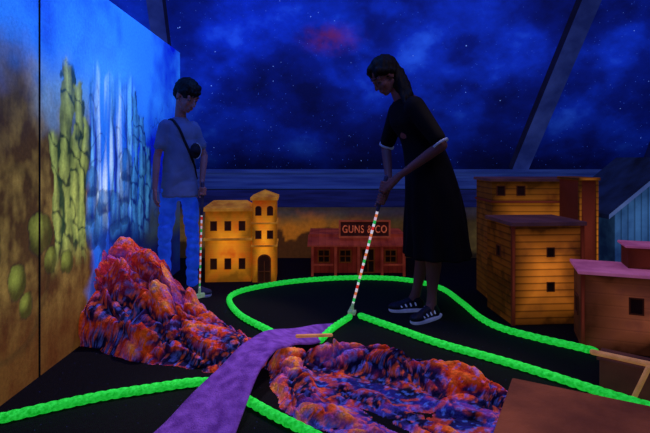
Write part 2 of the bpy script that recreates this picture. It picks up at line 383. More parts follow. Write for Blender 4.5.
# ------------------------------------------------------------ rocks
def seg_h(x, y, line, pw=2.2):
    best = -1
    for i in range(len(line)-1):
        ax, ay, ah, aw = line[i]; bx, by, bh, bw = line[i+1]
        dx, dy = bx-ax, by-ay; t = ((x-ax)*dx+(y-ay)*dy)/(dx*dx+dy*dy); t = max(0, min(1, t))
        px, py = ax+dx*t, ay+dy*t; h = ah+(bh-ah)*t; w = aw+(bw-aw)*t
        d = math.hypot(x-px, y-py)/w
        v = h*(1-d**pw) if d < 1.4 else -1
        best = max(best, v)
    return best
def crease(x, y, z, o=4, g=.5):
    """sharp-creased crumple: 1 on fold tops, 0 in the creases"""
    s = 0; a = 1; t = 0; p = Vector((x, y, z))
    for _ in range(o):
        s += a*min(1, abs(noise.noise(p))*2.4)**.65; t += a; a *= g; p = p*2.07+Vector((3.1, 1.7, 5.3))
    return s/t
def rockfield(name, x0, x1, y0, y1, step, hf, colf, mt, xmin=-9, dirv=(.8, -.6), fa=3.2, fb=7.0, amp=1.0, amin=.4):
    nx = int((x1-x0)/step); ny = int((y1-y0)/step); vs = []; cs = []; dx, dy = dirv
    for j in range(ny+1):
        for i in range(nx+1):
            x = x0+step*i; y = y0+step*j
            wx = x+.09*fr(x*3, y*3, 7, 2); wy = y+.09*fr(x*3, y*3, 17, 2)
            h = hf(wx, wy)
            if h < -.2: vs.append((x, y, -.1)); cs.append((0, 0, 0)); continue
            a = wx*dx+wy*dy; b = -wx*dy+wy*dx
            d, _ = noise.voronoi(Vector((a*fa*1.2, b*fb*.85, h*3)))
            lump = min(1, max(0, (d[1]-d[0])*2.0))**.5
            d2, _ = noise.voronoi(Vector((a*fa*2.6+5, b*fb*1.7, h*6+3)))
            l2 = min(1, max(0, (d2[1]-d2[0])*1.9))**.55
            cc = crease(a*fa*.75, b*fb*.62+h*3, 2.0, 2, .4)
            k = ss(-.02, .05, h)
            A = amp*min(1, amin+h*3)
            zz = h+k*A*(.125*(lump-.72)+.09*(cc-.55)+.04*(l2-.65)+.010*fr(x*45, y*45, 3, 2))
            nn_ = fr(x*6, y*6, zz*6+4, 2)
            vs.append((max(xmin, x+.03*k*nn_+.04*k*A*(cc-.5)), y+.03*k*fr(x*6, y*6, zz*6+14, 2)-.11*k*A*(lump-.6)-.05*k*A*(cc-.5), zz))
            cs.append(colf(x, y, zz, lump, cc, l2))
    fs = []
    for j in range(ny):
        for i in range(nx):
            q = (j*(nx+1)+i, j*(nx+1)+i+1, (j+1)*(nx+1)+i+1, (j+1)*(nx+1)+i)
            if max(vs[a][2] for a in q) > 0: fs.append(q)
    used = sorted({a for f in fs for a in f}); mp = {a: i for i, a in enumerate(used)}
    me = bpy.data.meshes.new(name); me.from_pydata([(vs[a][0], vs[a][1], max(.001, vs[a][2])) for a in used], [], [tuple(mp[a] for a in f) for f in fs])
    ca = me.color_attributes.new('Col', 'FLOAT_COLOR', 'POINT'); flat = []
    for a in used: flat += list(cs[a][:3])+[1.0]
    ca.data.foreach_set('color', flat)
    for p in me.polygons: p.use_smooth = True
    return obj(name, me, mt, origin=((x0+x1)/2, (y0+y1)/2, 0))
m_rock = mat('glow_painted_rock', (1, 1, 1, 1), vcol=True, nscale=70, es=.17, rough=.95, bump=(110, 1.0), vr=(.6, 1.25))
def rockcol(x, y, zz, lump, cc, l2, sh=0.0):
    n1 = fr(x*3, y*3, zz*3, 3); n2 = fr(x*10, y*10, zz*10+5, 4); n5 = fr(x*40, y*40, zz*40, 2); n6 = fr(x*34, y*34, zz*34+9, 2)
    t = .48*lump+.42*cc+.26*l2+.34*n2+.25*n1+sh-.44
    if t < .16: col = mixc(c(10, 10, 56), c(64, 24, 80), max(0, t)/.16)  # creases go dark violet: blacklight shade put into the vertex colour
    elif t < .30: col = mixc(c(64, 24, 80), c(185, 44, 24), (t-.16)/.14)
    elif t < .50: col = mixc(c(185, 44, 24), c(238, 98, 34), (t-.30)/.2)
    else: col = mixc(c(238, 98, 34), c(255, 176, 92), (t-.50)/.35)
    col = mixc(col, c(240, 50, 32), ss(-.9, -1.15, x)*ss(.2, .38, zz)*.45)
    col = mixc(col, c(70, 72, 205), ss(.10, .32, n1+.35*n2)*.55*ss(.7, .35, t))
    col = mixc(col, c(96, 116, 245), ss(.22, .32, n5)*.5)
    col = mixc(col, c(255, 104, 44), ss(.22, .32, n6)*.5)
    return col
heap = [(-1.28, 2.94, .47, .38), (-1.15, 2.87, .44, .36), (-1.0, 2.76, .315, .31), (-.85, 2.66, .195, .27), (-.68, 2.55, .135, .24), (-.54, 2.45, .11, .20), (-.43, 2.37, .10, .16)]
o = rockfield('rock_heap', -1.32, -.1, 2.0, 3.4, .0058, lambda x, y: seg_h(x, y, heap, 2.8), rockcol, m_rock, xmin=-1.315)
tag(o, 'craggy orange and violet glow-painted artificial rock heap against the painted wall', 'rock formation')
bank = [(-.16, 2.29, .09, .11), (-.02, 2.34, .10, .12), (.1, 2.33, .12, .13), (.3, 2.23, .12, .13), (.47, 2.14, .10, .12), (.62, 2.05, .08, .10), (.75, 1.97, .05, .08)]
lb = [(-.15, 2.2, .085, .11), (-.14, 2.04, .075, .11), (-.04, 1.92, .055, .10), (.10, 1.81, .04, .09), (.24, 1.70, .035, .09), (.32, 1.57, .035, .09)]
chan = [(-.02, 2.14), (.1, 2.12), (.3, 2.02), (.46, 1.91), (.52, 1.78), (.50, 1.62)]
def chand(x, y):
    b = 9
    for (ax, ay), (bx, by) in zip(chan[:-1], chan[1:]):
        t = max(0, min(1, ((x-ax)*(bx-ax)+(y-ay)*(by-ay))/((bx-ax)**2+(by-ay)**2)))
        b = min(b, math.hypot(x-ax-t*(bx-ax), y-ay-t*(by-ay)))
    return b
def bk(x, y): return max(seg_h(x, y, bank), seg_h(x, y, lb))
def sh_(x, y):
    b = bk(x, y); cd = chand(x, y)
    base = .025 if cd < .16 else .025-(cd-.16)*1.5
    h = max(b, base)
    return h-ss(.085, .03, cd)*max(0, h-.008) if cd < .24 else (h if h > -.05 else -.3)
def strcol(x, y, zz, lump, cc, l2):
    cd = chand(x, y); n1 = fr(x*5, y*9, 1, 3); n2 = fr(x*11, y*14, 6, 3); n5 = fr(x*40, y*40, 3, 2)
    b = bk(x, y); rc = rockcol(x, y, zz, lump, cc, l2, .05 if b > .02 else -.08)
    base = mixc(c(8, 8, 44), c(44, 46, 165), .05+.8*n1+.5*cc)
    base = mixc(base, c(215, 76, 36), ss(.08, .28, n2+.1*cc)*.65)
    base = mixc(base, c(80, 130, 250), ss(.20, .32, n5)*.55)
    return mixc(base, rc, ss(.045, .09, cd+.06*n1))
o = rockfield('rock_stream', -.42, .85, 1.4, 2.52, .0058, sh_, strcol, m_rock, dirv=(.94, -.34), fa=4.2, fb=8.5, amp=.72, amin=.42)
tag(o, 'low orange rock banks around a violet-blue painted stream channel', 'rock formation')
m_stick = mat('beige_wood', c(180, 118, 72), c(215, 150, 96), 20, es=.3)
mb = MB(); mb.cap((-.135, 2.33, .145), .009, (.03, 2.33, .15), .008)
tag(obj('wooden_dowel', mb.mesh('dowel'), m_stick, origin=(-.135, 2.33, .14)), 'short beige wooden dowel lying on the rocks', 'stick')
pf = empty('wooden_platform', (1.20, 2.10, 0), 'low mauve-brown wooden box in front of the house', 'box', math.radians(-38))
m_plat = mat('mauve_brown_box', c(62, 34, 32), c(92, 52, 44), 5, es=.25)
mb = MB(); mb.box(0, .6, 0, .12, 0, .125); obj('body', mb.mesh('body'), m_plat, parent=pf, bevel=.004)
mb = MB(); mb.box(-.01, .61, -.006, .13, .125, .137); obj('top_board', mb.mesh('top_board'), m_plat, parent=pf, bevel=.003)
mb = MB(); mb.cap((1.185, 2.125, .150), .012, (1.62, 1.785, .150), .012)
tag(obj('wooden_rod', mb.mesh('rod'), m_stick, origin=(1.2, 2.11, .15)), 'smooth straight beige rod lying along the low box', 'stick')
mb = MB(); mb.cap((1.275, 1.985, .012), .010, (1.325, 1.965, .15), .010)
tag(obj('wooden_stake', mb.mesh('stake'), m_stick, origin=(1.275, 1.985, 0)), 'leaning orange wooden stake against the low box', 'stick')

# ------------------------------------------------------------ buildings
m_void = mat('dark_pane', c(26, 10, 12), c(42, 18, 18), 8, es=.12)
m_frameb = mat('brown_frame', c(84, 38, 16), c(108, 52, 22), 12, es=.22)
m_soft = mat('soft_brown_pane', c(48, 20, 10), c(66, 30, 12), 8, es=.2)
def window(par, x, zc, w, h, y=0, side='F', arch=False, name='window', mats=None, mull=True):
    mb = MB()
    def T(a, d, zz): return (a, y-d, zz) if side == 'F' else (y-d, a, zz)
    n = 10 if arch else 0
    out = [(-w/2, -h/2), (w/2, -h/2), (w/2, h/2)]
    if arch: out += [(w/2*math.cos(math.pi*k/n), h/2+w/2*math.sin(math.pi*k/n)) for k in range(1, n)]
    out += [(-w/2, h/2)]
    fwd = .008; f = 1.22
    inn = [(a, b) for a, b in out]; ou = [(a*f, b*(1+.22*w/h) if b < h/2 else (b+.11*w)) for a, b in out]
    N_ = len(out)
    vs = [T(x+a, .002, zc+b) for a, b in inn]; mb.add(vs, [tuple(range(N_))], 0)
    A = [T(x+a, fwd, zc+b) for a, b in ou]; B = [T(x+a, fwd, zc+b) for a, b in inn]; C = [T(x+a, 0, zc+b) for a, b in ou]; D = [T(x+a, 0, zc+b) for a, b in inn]
    fs = []
    for i in range(N_):
        j = (i+1) % N_
        fs += [(i, j, N_+j, N_+i), (2*N_+i, 2*N_+j, j, i), (N_+i, N_+j, 3*N_+j, 3*N_+i)]
    mb.add(A+B+C+D, fs, 1)
    mbv = .0035
    if mull:
        if side == 'F': mb.box(x-mbv, x+mbv, y-.008, y, zc-h/2, zc+h/2, 1); mb.box(x-w/2, x+w/2, y-.008, y, zc-mbv, zc+mbv, 1)
        else: mb.box(y-.008, y, x-mbv, x+mbv, zc-h/2, zc+h/2, 1); mb.box(y-.008, y, x-w/2, x+w/2, zc-mbv, zc+mbv, 1)
    return obj(name, mb.mesh(name), mats or [m_void, m_frameb], parent=par)
def part_box(par, name, a, mt, bevel=.004, label=None):
    mb = MB(); mb.box(*a); return obj(name, mb.mesh(name), mt, parent=par, bevel=bevel, label=label)

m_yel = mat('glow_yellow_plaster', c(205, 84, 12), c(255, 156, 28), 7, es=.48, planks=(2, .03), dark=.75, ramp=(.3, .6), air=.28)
m_yroof = mat('yellow_roof', c(160, 90, 22), c(205, 134, 38), 10, es=.38)
YM = [m_soft, m_frameb]
A = empty('toy_building', (-.98, 3.92, 0), 'small glowing yellow-orange townhouse with a tall tower', 'building', math.radians(4))
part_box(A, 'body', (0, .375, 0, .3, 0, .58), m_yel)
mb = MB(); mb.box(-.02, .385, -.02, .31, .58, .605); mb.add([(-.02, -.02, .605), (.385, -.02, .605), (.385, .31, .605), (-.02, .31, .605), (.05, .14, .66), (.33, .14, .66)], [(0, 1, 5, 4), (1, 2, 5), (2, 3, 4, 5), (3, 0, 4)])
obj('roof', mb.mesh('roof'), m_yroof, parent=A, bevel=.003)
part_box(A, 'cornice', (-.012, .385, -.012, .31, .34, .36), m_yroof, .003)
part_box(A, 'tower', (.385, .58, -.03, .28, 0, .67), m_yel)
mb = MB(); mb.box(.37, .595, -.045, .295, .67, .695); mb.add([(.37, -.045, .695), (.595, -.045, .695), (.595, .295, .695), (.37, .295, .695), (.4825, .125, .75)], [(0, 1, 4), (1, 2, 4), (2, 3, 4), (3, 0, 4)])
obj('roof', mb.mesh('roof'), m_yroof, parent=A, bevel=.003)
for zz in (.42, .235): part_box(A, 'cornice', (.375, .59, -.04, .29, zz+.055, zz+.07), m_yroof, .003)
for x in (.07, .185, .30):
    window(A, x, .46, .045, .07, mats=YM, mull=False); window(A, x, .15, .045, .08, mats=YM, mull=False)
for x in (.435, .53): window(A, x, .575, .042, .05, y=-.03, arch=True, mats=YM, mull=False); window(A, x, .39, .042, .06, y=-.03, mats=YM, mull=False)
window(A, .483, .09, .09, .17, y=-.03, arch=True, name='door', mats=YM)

m_red = mat('glow_red_wood', c(120, 30, 22), c(176, 56, 34), 9, es=.32, planks=(0, .05), dark=.5)
m_redd = mat('dark_red_wood', c(84, 22, 18), c(112, 34, 26), 9, es=.3, planks=(0, .04), dark=.5)
m_redr = mat('red_roof_board', c(118, 38, 28), c(156, 60, 40), 9, es=.28, planks=(0, .06), dark=.6)
B = empty('toy_shop', (-.12, 4.15, 0), 'low red-brown western storefront with porch roof and sign', 'building')
part_box(B, 'body', (.0, .81, .1, .45, 0, .30), m_redd)
mb = MB(); mb.add([(-.03, -.04, .27), (.84, -.04, .27), (.84, .14, .335), (-.03, .14, .335), (-.03, -.04, .255), (.84, -.04, .255), (.84, .14, .30), (-.03, .14, .30)], [(0, 1, 2, 3), (4, 7, 6, 5), (0, 4, 5, 1), (1, 5, 6, 2), (2, 6, 7, 3), (3, 7, 4, 0)])
obj('porch_roof', mb.mesh('porch'), m_redr, parent=B, bevel=.003)
part_box(B, 'roof', (-.02, .83, .1, .46, .30, .345), m_redr)
for x in (0, .2, .4, .6, .79): part_box(B, 'post', (x, x+.022, -.03, -.008, 0, .258), m_redr, .003)
part_box(B, 'railing', (.0, .19, -.024, -.012, .09, .105), m_redr, .002); part_box(B, 'railing', (.61, .8, -.024, -.012, .09, .105), m_redr, .002)
window(B, .11, .15, .09, .10, y=.1); window(B, .30, .15, .09, .10, y=.1); window(B, .70, .15, .09, .1, y=.1)
window(B, .5, .11, .10, .2, y=.1, name='door')
m_sign = mat('sign_board', c(46, 17, 15), c(64, 25, 20), 9, es=.22)
m_sfr = mat('sign_frame', c(130, 52, 34), c(168, 76, 50), 9, es=.3)
m_let = mat('sign_letters', c(165, 66, 42), c(228, 112, 72), 60, es=.42)
mb = MB(); mb.box(.25, .68, .03, .05, .332, .472, 0)
for a in ((.24, .69, .018, .035, .462, .478), (.24, .69, .018, .035, .322, .338), (.24, .255, .018, .035, .33, .47), (.675, .69, .018, .035, .33, .47)): mb.box(*a, 1)
S_ = obj('sign', mb.mesh('sign'), [m_sign, m_sfr], parent=B, bevel=.002)
tx = bpy.data.curves.new('txt', 'FONT'); tx.body = 'GUNS & CO'; tx.size = .092; tx.extrude = .004; tx.offset = .0004; tx.align_x = 'CENTER'; tx.space_character = 1.12
to = bpy.data.objects.new('txt', tx); COL.objects.link(to); bpy.context.view_layer.update()
tm = bpy.data.meshes.new_from_object(to.evaluated_get(bpy.context.evaluated_depsgraph_get())); bpy.data.objects.remove(to)
xs = [v.co.x for v in tm.vertices]; sx_ = .385/(max(xs)-min(xs))
tm.transform(Matrix.Translation((.465, .024, .368)) @ Matrix.Rotation(math.pi/2, 4, 'X') @ Matrix.Diagonal((sx_, 1, 1, 1)))
tm.materials.clear(); obj('lettering', tm, m_let, parent=S_)

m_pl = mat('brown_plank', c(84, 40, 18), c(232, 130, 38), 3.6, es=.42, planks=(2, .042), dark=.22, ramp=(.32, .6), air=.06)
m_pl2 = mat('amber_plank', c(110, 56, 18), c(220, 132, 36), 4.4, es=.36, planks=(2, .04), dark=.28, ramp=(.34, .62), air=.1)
m_top = mat('greyish_roof', c(62, 38, 52), c(84, 52, 62), 5, es=.2)
m_rb = mat('red_brown_board', c(90, 34, 22), c(124, 50, 34), 4, es=.25, air=.4)
m_fd = mat('dark_window_edge', c(54, 24, 16), c(70, 32, 20), 12, es=.2)
WM = [m_void, m_fd]
Cb = empty('toy_house', (1.13, 2.90, 0), 'tall narrow plank house with amber painted boards', 'building', math.radians(4))
part_box(Cb, 'body', (0, .45, 0, .37, 0, .60), m_pl)
part_box(Cb, 'roof', (-.012, .465, -.015, .38, .60, .625), m_top)
for zz in (.44, .23): window(Cb, .24, zz, .04, .05, mull=False, mats=WM)
window(Cb, .18, .42, .05, .06, y=0, side='L', mull=False, mats=WM)
for x in (-.004, .43): part_box(Cb, 'corner_board', (x, x+.022, -.008, .01, 0, .60), m_rb, .002)
Cc = empty('toy_house', (1.17, 3.36, 0), 'wide amber plank house with small windows behind the tall one', 'building')
part_box(Cc, 'body', (0, .62, 0, .35, 0, .85), m_pl2)
part_box(Cc, 'roof', (-.02, .64, -.025, .36, .85, .872), m_top)
part_box(Cc, 'cornice', (-.012, .632, -.014, .355, .70, .715), m_rb, .003)
for x in (.06, .20): window(Cc, x, .785, .05, .06, mull=False, mats=WM)
Cd = empty('toy_tower', (1.62, 3.06, 0), 'red-brown smooth box tower beside the plank house', 'building')
part_box(Cd, 'body', (0, .12, 0, .26, 0, .87), m_rb)
part_box(Cd, 'roof', (-.012, .132, -.012, .27, .87, .888), m_pl2)
for x in (-.002, .105): part_box(Cd, 'corner_board', (x, x+.017, -.006, .01, 0, .87), m_pl2, .002)

m_bl = mat('blue_plank', c(24, 52, 104), c(70, 124, 186), 4, es=.45, planks=(0, .045), dark=.3)
m_blr = mat('dark_blue_roof', c(10, 16, 34), c(20, 34, 76), 5, es=.3)
m_ble = mat('pale_roof_edge', c(70, 96, 160), c(100, 130, 190), 5, es=.35)
D = empty('toy_barn', (1.93, 3.2, 0), 'blue plank barn with a dark pale-edged gable roof', 'building')
mb = MB(); mb.add([(0, 0, 0), (.8, 0, 0), (.8, 0, .64), (.4, 0, .97), (0, 0, .64), (0, .6, 0), (.8, .6, 0), (.8, .6, .64), (.4, .6, .97), (0, .6, .64)],
       [(0, 1, 2, 3, 4), (9, 8, 7, 6, 5), (0, 4, 9, 5), (1, 6, 7, 2), (4, 3, 8, 9), (3, 2, 7, 8), (0, 5, 6, 1)])
obj('body', mb.mesh('body'), m_bl, parent=D)
for sgn in (-1, 1):
    mb = MB(); p = [(.4, 1.02), (.4+sgn*.46, .64), (.4+sgn*.46, .61), (.4, .985)]
    vs = [(a, y, zz) for y in (-.04, .64) for a, zz in p]
    mb.add(vs, [(7, 6, 5, 4), (0, 4, 5, 1), (1, 5, 6, 2), (2, 6, 7, 3), (3, 7, 4, 0)]); mb.add(vs, [(0, 1, 2, 3)], 1)
    obj('roof_panel', mb.mesh('roof'), [m_blr, m_ble], parent=D)
window(D, .4, .6, .1, .12, mats=[m_void, m_bl]); window(D, .3, .35, .1, .12, y=0, side='L', mats=[m_void, m_bl])

m_e = mat('mauve_brown_board', c(110, 56, 42), c(172, 92, 56), 5, es=.33, planks=(2, .06), dark=.7, air=.12)
m_pk = mat('pink_violet_roof', c(146, 70, 112), c(184, 100, 144), 6, es=.36)
E = empty('toy_house', (1.36, 2.545, 0), 'low brown house with a flat pink-violet roof', 'building', math.radians(-20))
part_box(E, 'body', (0, .75, 0, .28, 0, .40), m_e)
part_box(E, 'roof', (-.02, .78, -.03, .30, .40, .418), m_pk)
part_box(E, 'upper_storey', (.24, .75, .12, .28, .418, .53), m_rb)
part_box(E, 'roof', (.225, .77, .105, .30, .53, .543), m_pk)
window(E, .25, .25, .055, .075, mull=False, mats=WM); window(E, .55, .24, .07, .09, mull=False, mats=WM); window(E, .14, .2, .07, .09, side='L', mull=False, mats=WM)
for x in (-.004, .73): part_box(E, 'corner_board', (x, x+.02, -.008, .01, 0, .40), m_rb, .002)

m_f = mat('brown_rough_roof', c(90, 42, 28), c(130, 66, 42), 5, es=.28, bump=(60, .5))
ang = math.atan2(-.48, .877)
F = empty('toy_house', (.603, 1.548, 0), 'small house with a broad plain red-brown roof near the stream', 'building', ang)
part_box(F, 'body', (.05, .62, -.5, -.05, 0, .27), m_rb)
mb = MB(); mb.box(0, .66, -.53, 0, .27, .30)
obj('roof', mb.mesh('roof'), m_f, parent=F, bevel=.006)
window(F, .3, .14, .08, .09, y=-.5)

# ------------------------------------------------------------ people
m_skin = mat('skin', c(90, 60, 66), c(102, 68, 74), 5, es=.03, rough=.6)
m_skinb = mat('skin_boy', c(110, 78, 90), c(124, 88, 100), 5, es=.05, rough=.6)
m_hair = mat('dark_hair', c(6, 5, 6), c(13, 9, 10), 30, es=0, rough=.7, stretch=(1, 1, 4))
m_eye = mat('eye_white', c(60, 56, 76), None, 5, es=0, rough=.5)
m_iris = mat('iris', c(14, 10, 10), None, 5)
def headframe(cen, fwd, roll=0):
    f = Vector(fwd).normalized(); y = Vector((0, 0, 1)).cross(f).normalized(); zz = f.cross(y)
    R = Matrix((f, y, zz)).transposed(); return Vector(cen), R
def head(mb, cen, R, s=1.0, jaw=1.0):
    P = lambda a: cen+R @ (Vector(a)*s)
    mb.ell(P((-.012, 0, .032)), (.098*s, .076*s, .088*s), R)
    mb.ell(P((.026, 0, -.03)), (.063*s, .058*s, .085*s), R)
    mb.cap(P((.068, 0, -.098)), .02*s*jaw, P((.055, 0, -.085)), .025*s*jaw)
    for g in (-1, 1):
        mb.cap(P((0, g*.05, -.055)), .022*s, P((.06, g*.014, -.096)), .019*s*jaw)
        mb.cap(P((.076, g*.012, .022)), .013*s, P((.068, g*.045, .02)), .012*s)
        mb.ell(P((.056, g*.036, -.032)), (.026*s, .022*s, .024*s), R)
        mb.ell(P((-.008, g*.078, -.008)), (.02*s, .009*s, .032*s), R)
        mb.cap(P((.097, g*.009, -.04)), .008*s, P((.09, g*.01, -.04)), .008*s)
    mb.cap(P((.083, 0, .012)), .009*s, P((.110, 0, -.034)), .011*s)
    mb.cap(P((.088, -.016, -.064)), .008*s, P((.088, .016, -.064)), .008*s)
    mb.cap(P((.086, -.013, -.078)), .0085*s, P((.086, .013, -.078)), .0085*s)
    return P
def eyes(par, P, R, s, org, mk):
    for g in (-1, 1):
        mb = MB(); mb.ell(P((.0715, g*.031, -.001)), (.0125*s,)*3, R, 0); mb.ell(P((.0822, g*.031, -.004)), (.003*s, .006*s, .005*s), R, 1)
        mb.ell(P((.0725, g*.031, .004)), (.0135*s, .0145*s, .010*s), R, 2)
        obj('eye', mb.mesh('eye'), [m_eye, m_iris, mk], parent=par).data.transform(Matrix.Translation(-Vector(org)))
        mb = MB(); mb.cap(P((.089, g*.014, .028)), .0035*s, P((.080, g*.046, .029)), .0028*s)
        obj('eyebrow', mb.mesh('eyebrow'), m_hair, parent=par).data.transform(Matrix.Translation(-Vector(org)))
def limb(mb, pts):
    for (a, ra), (b, rb) in zip(pts[:-1], pts[1:]): mb.cap(a, ra, b, rb)
def grip_hand(mb, g, a, o, wrist, s=1.0, rs=.013):
    g = Vector(g); a = Vector(a).normalized(); o = Vector(o); o = (o-a*o.dot(a)).normalized(); b = a.cross(o)
    wrist = Vector(wrist)
    if (wrist-g).dot(b) > 0: b = -b
    r = .0083*s; R_ = rs+r
    def pol(t, ph, rad): ph = math.radians(ph); return g+a*t+(o*math.cos(ph)+b*math.sin(ph))*rad
    ends = (225, 245, 240, 215)
    for i in range(4):
        t = (.028-.0185*i)*s; e = ends[i]
        k = pol(t, 25, R_+.010); p1 = pol(t, 85, R_+.003); p2 = pol(t, 150, R_+.001); p3 = pol(t-.002, e, R_)
        limb(mb, [(k, r*1.15), (p1, r*1.05), (p2, r), (p3, r*.85)])
        mb.cap(k, r*1.3, wrist.lerp(g, .12)+a*t*.45, .017*s)
    mb.cap(pol(0, 0, R_+.018), .022*s, wrist, .021*s)
    tb = wrist.lerp(pol(.012*s, -40, R_+.014), .55)
    limb(mb, [(tb, .014*s), (pol(.028*s, -50, R_+.008), .0115*s), (pol(.045*s, -95, R_), .0095*s), (pol(.052*s, -140, R_), .008*s)])
def relaxed_hand(mb, wrist, d, nrm, s=1.0):
    w = Vector(wrist); d = Vector(d).normalized(); n_ = Vector(nrm); n_ = (n_-d*n_.dot(d)).normalized(); sd = d.cross(n_)
    for i, (ln, kk) in enumerate(((.068, .082), (.078, .086), (.072, .083), (.055, .076))):
        off = (i-1.5)*.0195*s; k = w+d*kk*s+sd*off
        mb.cap(w+sd*off*.5+d*.02*s, .016*s, k, .0115*s)
        p1 = k+(d*.42+n_*.1)*ln*s; p2 = p1+(d*.3+n_*.2)*ln*s; p3 = p2+(d*.15+n_*.24)*ln*s
        limb(mb, [(k, .0095*s), (p1, .0088*s), (p2, .0082*s), (p3, .0072*s)])
    k = w+d*.03*s-sd*.02*s
    limb(mb, [(k, .015*s), (k+(d*.035-sd*.022+n_*.012)*s, .0115*s), (k+(d*.062-sd*.026+n_*.022)*s, .009*s)])
def shoe(par, org, ankle, heading, L_, m_up, m_sole, stripes=None):
    h = Vector((heading[0], heading[1], 0)).normalized(); sd = Vector((-h.y, h.x, 0)); a = Vector((ankle[0], ankle[1], 0))
    hl = a-h*.06; R = Matrix((h, sd, Vector((0, 0, 1)))).transposed()
    mb = MB()
    mb.cap(a+Vector((0, 0, .075)), .038, hl+h*.035+Vector((0, 0, .043)), .038)
    mb.cap(hl+h*.04+Vector((0, 0, .045)), .034, hl+h*(L_-.06)+Vector((0, 0, .036)), .029)
    mb.ell(hl+h*(L_-.065)+Vector((0, 0, .033)), (.063, .040, .027), R)
    mb.cap(a+Vector((0, 0, .07)), .034, hl+h*(L_*.6)+Vector((0, 0, .04)), .031)
    me = remesh(mb, .006); me.transform(Matrix.Translation(-Vector(org)))
    for v in me.vertices: v.co.z = max(v.co.z, .012-org[2])
    o = obj('shoe', me, m_up, parent=par)
    mb = MB(); rings = []
    for zz, k in ((.001, .94), (.009, 1.0), (.018, .99), (.021, .96)):
        ring = []
        for j in range(32):
            t = 2*math.pi*j/32; ct, st = math.cos(t), math.sin(t)
            wd = .041+.006*ct
            ring.append(hl+h*(L_/2-.02+(L_/2+.012)*k*math.copysign(abs(ct)**.8, ct))+sd*wd*k*math.copysign(abs(st)**.8, st)+Vector((0, 0, zz)))
        rings.append(ring)
    mb.loft(rings); me = mb.mesh('sole'); me.transform(Matrix.Translation(-Vector(org)))
    obj('sole', me, m_sole, parent=o)
    if stripes:
        for k in range(4):
            mb = MB(); p0 = hl+h*(.065+.032*k)
            pts = []
            for g in range(9):
                an = math.radians(15+150*g/8)
                pts.append(p0+h*.012*math.sin(an)+sd*.038*math.cos(an)+Vector((0, 0, .034+(.047-.011*k)*math.sin(an))))
            for p, q in zip(pts[:-1], pts[1:]): mb.cap(p, .005, q, .005, n=8)
            me = mb.mesh('strap'); me.transform(Matrix.Translation(-Vector(org))); obj('strap', me, stripes, parent=o)
    return o
def child(name, me, mt, par, org, label=None):
    me.transform(Matrix.Translation(-Vector(org))); return obj(name, me, mt, parent=par, label=label)

def striped(name, es):
    m = bpy.data.materials.new(name); m.use_nodes = True; N = m.node_tree.nodes; L = m.node_tree.links; b = N['Principled BSDF']
    tc = N.new('ShaderNodeTexCoord'); sp = N.new('ShaderNodeSeparateXYZ'); L.new(tc.outputs['Object'], sp.inputs[0])
    d = N.new('ShaderNodeMath'); d.operation = 'DIVIDE'; d.inputs[1].default_value = .13; L.new(sp.outputs['Z'], d.inputs[0])
    f = N.new('ShaderNodeMath'); f.operation = 'FRACT'; L.new(d.outputs[0], f.inputs[0])
    r = N.new('ShaderNodeValToRGB'); r.color_ramp.interpolation = 'CONSTANT'; e = r.color_ramp.elements
    e[0].position = 0; e[0].color = c(235, 225, 235); e[1].position = .18; e[1].color = c(230, 50, 40)
    for p, q in ((.36, c(240, 240, 240)), (.5, c(40, 200, 90)), (.68, c(240, 200, 210)), (.84, c(235, 120, 60))): x = e.new(p); x.color = q
    L.new(f.outputs[0], r.inputs[0]); L.new(r.outputs[0], b.inputs['Base Color']); L.new(r.outputs[0], b.inputs['Emission Color']); b.inputs['Emission Strength'].default_value = es
    return m
m_strp = striped('striped_shaft', .6); m_strp2 = striped('striped_shaft_dim', .3)
m_grip = mat('grip_rubber', c(30, 30, 60), c(44, 44, 84), 20, es=.1); m_chrome = mat('putter_metal', c(120, 170, 130), c(170, 200, 170), 20, es=.2, rough=.3, metallic=.3)
def putter(top, bot, face, label, ms, k=1.0):
    top = Vector(top); bot = Vector(bot); d = top-bot; e = bpy.data.objects.new('putter', None); COL.objects.link(e); e.empty_display_size = .1
    e.location = bot; e.rotation_mode = 'QUATERNION'; q = d.to_track_quat('Z', 'Y'); e.rotation_quaternion = q; tag(e, label, 'golf putter')
    L_ = d.length
    mb = MB(); mb.cap((0, 0, .02), .0075*k, (0, 0, L_-.2), .0085*k, n=12); obj('shaft', mb.mesh('shaft'), ms, parent=e)
    mb = MB(); mb.cap((0, 0, L_-.22), .0115, (0, 0, L_), .014, n=16); obj('grip', mb.mesh('grip'), m_grip, parent=e)
    fl = q.inverted() @ Vector(face).normalized(); up = q.inverted() @ Vector((0, 0, 1)); sd = up.cross(fl)
    R = Matrix((fl, sd, up)).transposed(); mb = MB()
    def bx(x0, x1, y0, y1, z0, z1):
        vs = [R @ Vector((x, y, zz)) for zz in (z0, z1) for y in (y0, y1) for x in (x0, x1)]
        mb.add(vs, [(0, 2, 3, 1), (4, 5, 7, 6), (0, 1, 5, 4), (2, 6, 7, 3), (0, 4, 6, 2), (1, 3, 7, 5)])
    bx(-.012, .014, -.055, .055, -.018, .014); bx(-.03, -.012, -.03, .03, -.018, .002)
    mb.cap((0, 0, -.005), .011, (0, 0, .05), .009, n=12)
    obj('club_head', mb.mesh('club_head'), m_chrome, parent=e, bevel=.003)
    return q @ Vector((0, 0, -1))
tp, bt = Vector((.393, 3.075, .89)), Vector((.168, 3.10, .024))
aw = putter(tp, bt, (-1, .2, 0), 'putter with striped shaft held by the woman in black', m_strp)
tb_, bb = Vector((-.885, 3.47, .83)), Vector((-.905, 3.46, .024))
ab = putter(tb_, bb, (.8, -.6, 0), 'putter with striped shaft held upright by the boy', m_strp2, .8)

